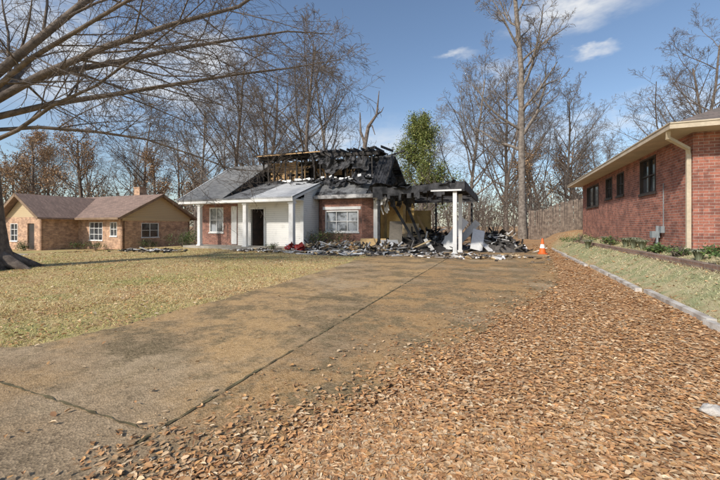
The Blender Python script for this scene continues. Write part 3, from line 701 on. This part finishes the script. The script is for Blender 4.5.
BR=[(.52,.29,.135),(.55,.34,.175),(.42,.22,.10),(.60,.42,.25),(.32,.17,.085),(.52,.31,.155),(.48,.25,.11),(.65,.49,.31),(.54,.30,.125),(.45,.29,.16)]
def redge(u):
    rp=sorted([(p[1],p[0]) for p in right]); return np.interp(u,[p[0] for p in rp],[p[1] for p in rp])
def ledge(u):
    rp=sorted([(p[1],p[0]) for p in left]); return np.interp(u,[p[0] for p in rp],[p[1] for p in rp])
def polar(n,r0,r1,a0,a1,seed,pw=0.0):
    r=np.random.RandomState(seed); rad=np.exp(r.uniform(math.log(r0),math.log(r1),n)); an=r.uniform(R(a0),R(a1),n)
    X=rad*np.sin(an);Y=rad*np.cos(an); return CT*X-ST*Y, ST*X+CT*Y, rad, r
v,u,rad,r=polar(300000,1.3,24,-38,60,1)
wob=.10*np.sin(u*3.1)+.07*np.sin(u*7.7+1)+.05*np.sin(u*17)
lit=redge(u)+wob; edge=lit-np.abs(r.normal(0,.28,len(v)))*(r.rand(len(v))<.3)*1.3
ok=(v>edge)&(v<2.52)&(u>-1)
patch=.5+.5*np.sin(v*2.7+1.9*np.sin(u*1.4))*np.sin(u*2.2+1.3*np.sin(v*2+2)); ok&=r.rand(len(v))<(.3+.7*patch)
v,u,rad=v[ok],u[ok],rad[ok]; z=tz(v,u)+.009+r.uniform(0,.007,len(v))
leaves('leaf_litter',np.stack([ST*u+CT*v,CT*u-ST*v,z],1),.034+.0028*rad,BR,LEAF,.12,3,.5,curl=.55)
v,u,rad,r=polar(70000,1.6,26,-60,75,2)
ind=(v>ledge(u))&(v<redge(u)+.1); lawn=(v<ledge(u)); rg=(v>2.6)&(v<4.3)
near=np.exp(-np.abs(v-redge(u))/.28)*.8+.006+.06*np.exp(-np.abs(v-ledge(u))/.15)
keep=(ind&(r.rand(len(v))<near))|(lawn&(r.rand(len(v))<.42)&(u<15.8))|(rg&(r.rand(len(v))<.35))
v,u,rad=v[keep],u[keep],rad[keep]; z=tz(v,u)+np.where(v<ledge(u),.025,.020)+r.uniform(0,.008,len(v))
leaves('fallen_leaves',np.stack([ST*u+CT*v,CT*u-ST*v,z],1),.032+.0024*rad,BR,LEAF,.2,5,.5,curl=.8)
def pn(v,u): return .33+.22*(np.sin(v*1.3+1.7*np.sin(u*.6))+np.sin(u*1.1+2*np.sin(v*.5+1)))+.18*np.sin(v*4.1+u*2.3)*np.sin(u*3.7)
def grass(name,v,u,rad,r,hs,pal0,pal1,wk=.0011):
    n=len(v); X=ST*u+CT*v;Y=CT*u-ST*v; z=tz(v,u)
    a=r.uniform(0,6.283,n); h=hs*r.uniform(.5,1.4,n); w=.0022+wk*rad*.42; w=w*r.uniform(.6,1.3,n)
    lx=r.normal(0,1.0,n)*h; ly=r.normal(0,1.0,n)*h
    P0=np.stack([X-np.cos(a)*w,Y-np.sin(a)*w,z],1);P1=np.stack([X+np.cos(a)*w,Y+np.sin(a)*w,z],1);P2=np.stack([X+lx,Y+ly,z+h],1)
    V=np.stack([P0,P1,P2],1).reshape(-1,3); F=np.arange(3*n).reshape(-1,3)
    m=np.clip(pn(v,u)*1.0+r.normal(0,.22,n),0,1)[:,None]
    p0=np.array(pal0)[r.randint(0,len(pal0),n)];p1=np.array(pal1)[r.randint(0,len(pal1),n)]
    return npmesh(name,V,F,GRASSM,np.clip((p0*(1-m)+p1*m)*r.uniform(.75,1.25,(n,1)),0,.9))
ST_=[(.70,.55,.29),(.62,.46,.21),(.74,.61,.37),(.54,.34,.16)]; GR=[(.42,.40,.13),(.48,.45,.17),(.31,.33,.10)]
v,u,rad,r=polar(240000,3.2,26,-62,5,7); ok=(v<ledge(u)-.02+r.normal(0,.05,len(v)))&(u<16+r.rand(len(v)))&(v>-40)&(u>1.9)&(r.rand(len(v))<.18+.82*np.clip(pn(v*1.7+3,u*1.9)+.25,0,1))
grass('lawn_grass',v[ok],u[ok],rad[ok],r,.026,ST_,GR)
v,u,rad,r=polar(90000,4,26,28,75,8); ok=(v>2.66)&(v<4.35)&(u>4)
grass('side_grass',v[ok],u[ok],rad[ok],r,.042,[(.56,.48,.30),(.46,.40,.22)],[(.27,.32,.14),(.35,.38,.19),(.42,.44,.28)])
def shrub(name,v,u,s,h,n,pal,seed,zb=None):
    r=np.random.RandomState(seed); X,Y=W(v,u); z0=float(tz(v,u)) if zb is None else zb
    k=7; cen=np.stack([r.normal(0,.4*s,k),r.normal(0,.4*s,k),r.uniform(.3,.8,k)*h],1)
    p=cen[r.randint(0,k,n)]+r.normal(0,.2,(n,3))*np.array([s,s,h*.8]); p[:,2]=np.abs(p[:,2])
    e=empty(name,False,(X,Y,z0)); leaves('foliage',p,.06,pal,FOL,1.0,seed,.6,parent=e)
    g=random.Random(seed); out=[]
    for i in range(14):
        d=Vector((g.gauss(0,.5),g.gauss(0,.5),1));d.normalize(); grow(Vector((g.gauss(0,.06),g.gauss(0,.06),0)),d,h*1.1,.014,3,4,out,g,dict(base,rmin=.004,nch=[0,0,0,4]))
    o=tubemesh('stems',out,BARK); o.parent=e
GP=[(.06,.11,.035),(.10,.16,.05),(.14,.19,.06),(.08,.10,.045)]
shrub('shrub',-9.9,18.2,.7,1.0,1100,GP+[(.25,.13,.06)],1); shrub('shrub',-8.4,18.3,.7,1.15,900,GP+[(.28,.2,.09)],2); shrub('shrub',-18.6,16.9,.8,1.0,1200,GP,3); shrub('shrub',-11.2,15.9,.35,.4,250,GP,14)
shrub('shrub',-26.6,21,.9,.9,900,GP,4); shrub('shrub',-31.5,18.5,.9,.7,900,GP+[(.2,.1,.05)],5); shrub('shrub',4.05,8.6,.4,.35,700,GP,6); shrub('shrub',3.95,16.5,.5,.3,600,GP+[(.2,.15,.07)],7); shrub('shrub',3.6,20.5,.6,.4,500,GP,8)
shrub('shrub',-34,16.2,.7,.7,700,GP,15); shrub('shrub',4.0,12.2,.4,.22,500,GP,16); shrub('shrub',4.0,10.9,.35,.25,400,GP,17); shrub('shrub',-29.5,18.6,.7,.6,600,GP,18); shrub('shrub',-19.8,19,.9,1.1,900,GP,19)
def spiky(v,u,n,h,seed):
    r=np.random.RandomState(seed); X,Y=W(v,u); z=float(tz(v,u)); V=[];F=[];C=[]
    for i in range(n):
        a=r.uniform(0,6.28); o=r.uniform(.1,.65)*h*1.2; w=.012; k=len(V)
        dx,dy=math.cos(a),math.sin(a); bx,by=X+dx*.04,Y+dy*.04
        for t,hh in ((0,0),(.5,.85),(1,.7)):
            px,py=bx+dx*o*t,by+dy*o*t; ww=w*(1-t*.7); V+=[(px-dy*ww,py+dx*ww,z+hh*h),(px+dy*ww,py-dx*ww,z+hh*h)]
        for q in (0,2): F.append((k+q,k+q+1,k+q+3,k+q+2)); C.append(np.array((.26,.28,.19))*r.uniform(.6,1.6))
    npmesh('liriope_clump',np.array(V),np.array(F),FOL,np.array(C))
for i,(v,u,h) in enumerate(((4.0,14.2,.42),(4.05,13.6,.34),(4.0,15.0,.38),(3.95,9.9,.28),(4.0,17.6,.35),(3.3,17.2,.4))): spiky(v,u,110,h,i)
g=random.Random(8); r=np.random.RandomState(8); e=empty('evergreen_tree',False,(7.2,42,.3)); out=[]
grow(Vector((0,0,0)),Vector((0,0,1)),12.6,.28,0,2,out,g,dict(base,nch=[34,8,0],tmin=[.12,.3,0],ratio=[.40,.42,.4],wig=[.02,.1,.14,.18,.2]))
tubemesh('trunk_and_limbs',out,BARK).parent=e
tips=np.array([tuple(p) for pts,rd_,l in out if l>=1 for p in pts[1:]])
pos=tips[r.randint(0,len(tips),32000)]+r.normal(0,.36,(32000,3))
leaves('foliage',pos,.17,[(.18,.22,.06),(.25,.28,.08),(.11,.15,.05),(.33,.33,.12)],FOL,1.0,9,.5,parent=e)
def rusty(X,Y,H,seed,n,pal):
    g=random.Random(seed); r=np.random.RandomState(seed); e=empty('autumn_oak_tree',False,(X,Y,-.3)); out=[]
    grow(Vector((0,0,0)),Vector((0,0,1)),H,.28,0,3,out,g,dict(base,nch=[14,7,5],rmin=.014))
    tubemesh('trunk_and_limbs',out,BARK).parent=e
    tips=np.array([tuple(p) for pts,rd_,l in out if l>=2 for p in pts[1:]])
    pos=tips[r.randint(0,len(tips),n)]+r.normal(0,.3,(n,3)); leaves('foliage',pos,.16,pal,FOL,1.0,seed,.6,parent=e)
RP=[(.40,.25,.14),(.46,.31,.17),(.34,.21,.12)]
rusty(-34,44,12,41,4500,RP); rusty(-42,46,12.5,42,5500,RP); rusty(-27,47,10,43,3500,RP); rusty(25.5,42,10,44,3000,RP); rusty(-50,52,13,45,6000,RP); rusty(19,40,9,46,2500,RP); rusty(-20.5,45,9,47,2500,RP)
g=random.Random(99); r=np.random.RandomState(99); out=[]; lp=[]
for i in range(120):
    an=R(-58+i*116/119+g.uniform(-1,1)); d=g.uniform(58,85); X0,Y0=d*math.sin(an)/max(.6,math.cos(an))**.5,d*math.cos(an)
    Hh=g.uniform(6,12); o2=[]; grow(Vector((X0,Y0,-.6)),Vector((0,0,1)),Hh,.16,0,2,o2,g,dict(base,nch=[13,6],tmin=[.1,.1],rmin=.03,ratio=[.42,.5])); out+=o2
    for pts,_,l in o2:
        if l>=1: lp.append(tuple(pts[-1]))
tubemesh('distant_trees',out,BARK2)
lp=np.array(lp); q=lp[r.randint(0,len(lp),22000)]+r.normal(0,.7,(22000,3)); q[:,2]*=.8
leaves('distant_tree_foliage',q,.35,[(.32,.25,.18),(.36,.27,.18),(.25,.21,.15),(.27,.25,.16)],FOL,1.0,98,.6)
out=[]
for i in range(80):
    X0=g.uniform(4,22);Y0=g.uniform(30,36); grow(Vector((X0,Y0,.2)),Vector((g.gauss(0,.2),g.gauss(0,.2),1)),g.uniform(2.5,6),.05,1,3,out,g,dict(base,nch=[0,7,5],rmin=.012,tmin=[0,.1,.1]))
for i in range(35):
    X0=g.uniform(-25,2);Y0=g.uniform(34,40); grow(Vector((X0,Y0,-.2)),Vector((g.gauss(0,.2),g.gauss(0,.2),1)),g.uniform(2.5,5),.05,1,3,out,g,dict(base,nch=[0,7,5],rmin=.014,tmin=[0,.1,.1]))
tubemesh('brush_thicket',out,BARK)
# ---------------------------------------------------------------- sky, sun, camera
w=bpy.data.worlds.new('World'); scene.world=w; w.use_nodes=True; nt=w.node_tree; bg=nt.nodes['Background']
sky=N(nt,'ShaderNodeTexSky'); sky.sky_type='NISHITA'; sky.sun_disc=False
sd=Vector((-.62,-.60,.66)); sd.normalize(); el=math.asin(sd.z); az=math.atan2(sd.x,sd.y)
sky.sun_elevation=el; sky.sun_rotation=az; sky.air_density=1.0; sky.dust_density=.8; sky.ozone_density=1.8
gen=N(nt,'ShaderNodeTexCoord').outputs['Generated']
def vm(op,a,bv):
    n=N(nt,'ShaderNodeVectorMath',operation=op)
    nt.links.new(a,n.inputs[0])
    if bv is not None:
        if isinstance(bv,bpy.types.NodeSocket): nt.links.new(bv,n.inputs[1])
        else: n.inputs[1].default_value=bv
    return n
nz=N(nt,'ShaderNodeTexNoise'); nz.inputs['Scale'].default_value=5; nz.inputs['Detail'].default_value=5; nz.inputs['Roughness'].default_value=.65
mp=vm('MULTIPLY',gen,(1,1,2.6)).outputs[0]; nt.links.new(mp,nz.inputs['Vector'])
off=vm('MULTIPLY_ADD',nz.outputs['Color'],(.18,.18,.11)); off.inputs[2].default_value=(-.09,-.09,-.055)
gd=vm('ADD',gen,off.outputs[0]).outputs[0]
tot=None
def px(x,y): 
    d=Vector(((x-360)/360,1,(226-y)/360)); d.normalize(); return d
for x,y,wx,wz,amp in ((575,6,.14,.05,.95),(455,54,.045,.014,.85),(597,52,.045,.014,.85),(205,55,.13,.06,.85),(110,45,.24,.08,.8),(150,100,.30,.07,.7),(495,75,.07,.03,.6),(330,150,.6,.08,.6),(650,120,.35,.06,.55)):
    d=px(x,y); a=vm('SUBTRACT',gd,tuple(d)).outputs[0]; s=vm('MULTIPLY',a,(1/wx,1/wx,1/wz)).outputs[0]; l=vm('LENGTH',s,None).outputs['Value']
    mr=N(nt,'ShaderNodeMapRange'); mr.interpolation_type='SMOOTHSTEP'; mr.inputs[1].default_value=1.3; mr.inputs[2].default_value=.2; mr.inputs[3].default_value=0; mr.inputs[4].default_value=amp
    nt.links.new(l,mr.inputs[0])
    if tot is None: tot=mr.outputs[0]
    else:
        m=N(nt,'ShaderNodeMath',operation='MAXIMUM'); nt.links.new(tot,m.inputs[0]); nt.links.new(mr.outputs[0],m.inputs[1]); tot=m.outputs[0]
n2=ramp(nt,nz.outputs['Fac'],.33,.62)
m=N(nt,'ShaderNodeMath',operation='MULTIPLY'); nt.links.new(tot,m.inputs[0]); nt.links.new(n2,m.inputs[1])
cs=mixc(nt,m.outputs[0],sky.outputs[0],(5.7,5.8,5.9))
nt.links.new(cs,bg.inputs[0]); bg.inputs[1].default_value=.15
sun=bpy.data.lights.new('sun','SUN'); sun.energy=4.4; sun.angle=R(3); sun.color=(1,.945,.87)
so=bpy.data.objects.new('sun',sun); col.objects.link(so); so.rotation_euler=(-sd).to_track_quat('-Z','Y').to_euler()
cam=bpy.data.cameras.new('camera'); co=bpy.data.objects.new('camera',cam); col.objects.link(co)
co.location=(0,0,1.3); co.rotation_euler=(R(90),0,0); cam.sensor_width=36; cam.lens=18; cam.shift_y=-.0194; cam.clip_end=3000; cam.clip_start=.05
scene.camera=co
scene.view_settings.view_transform='Standard'; scene.view_settings.look='None'; scene.view_settings.exposure=0
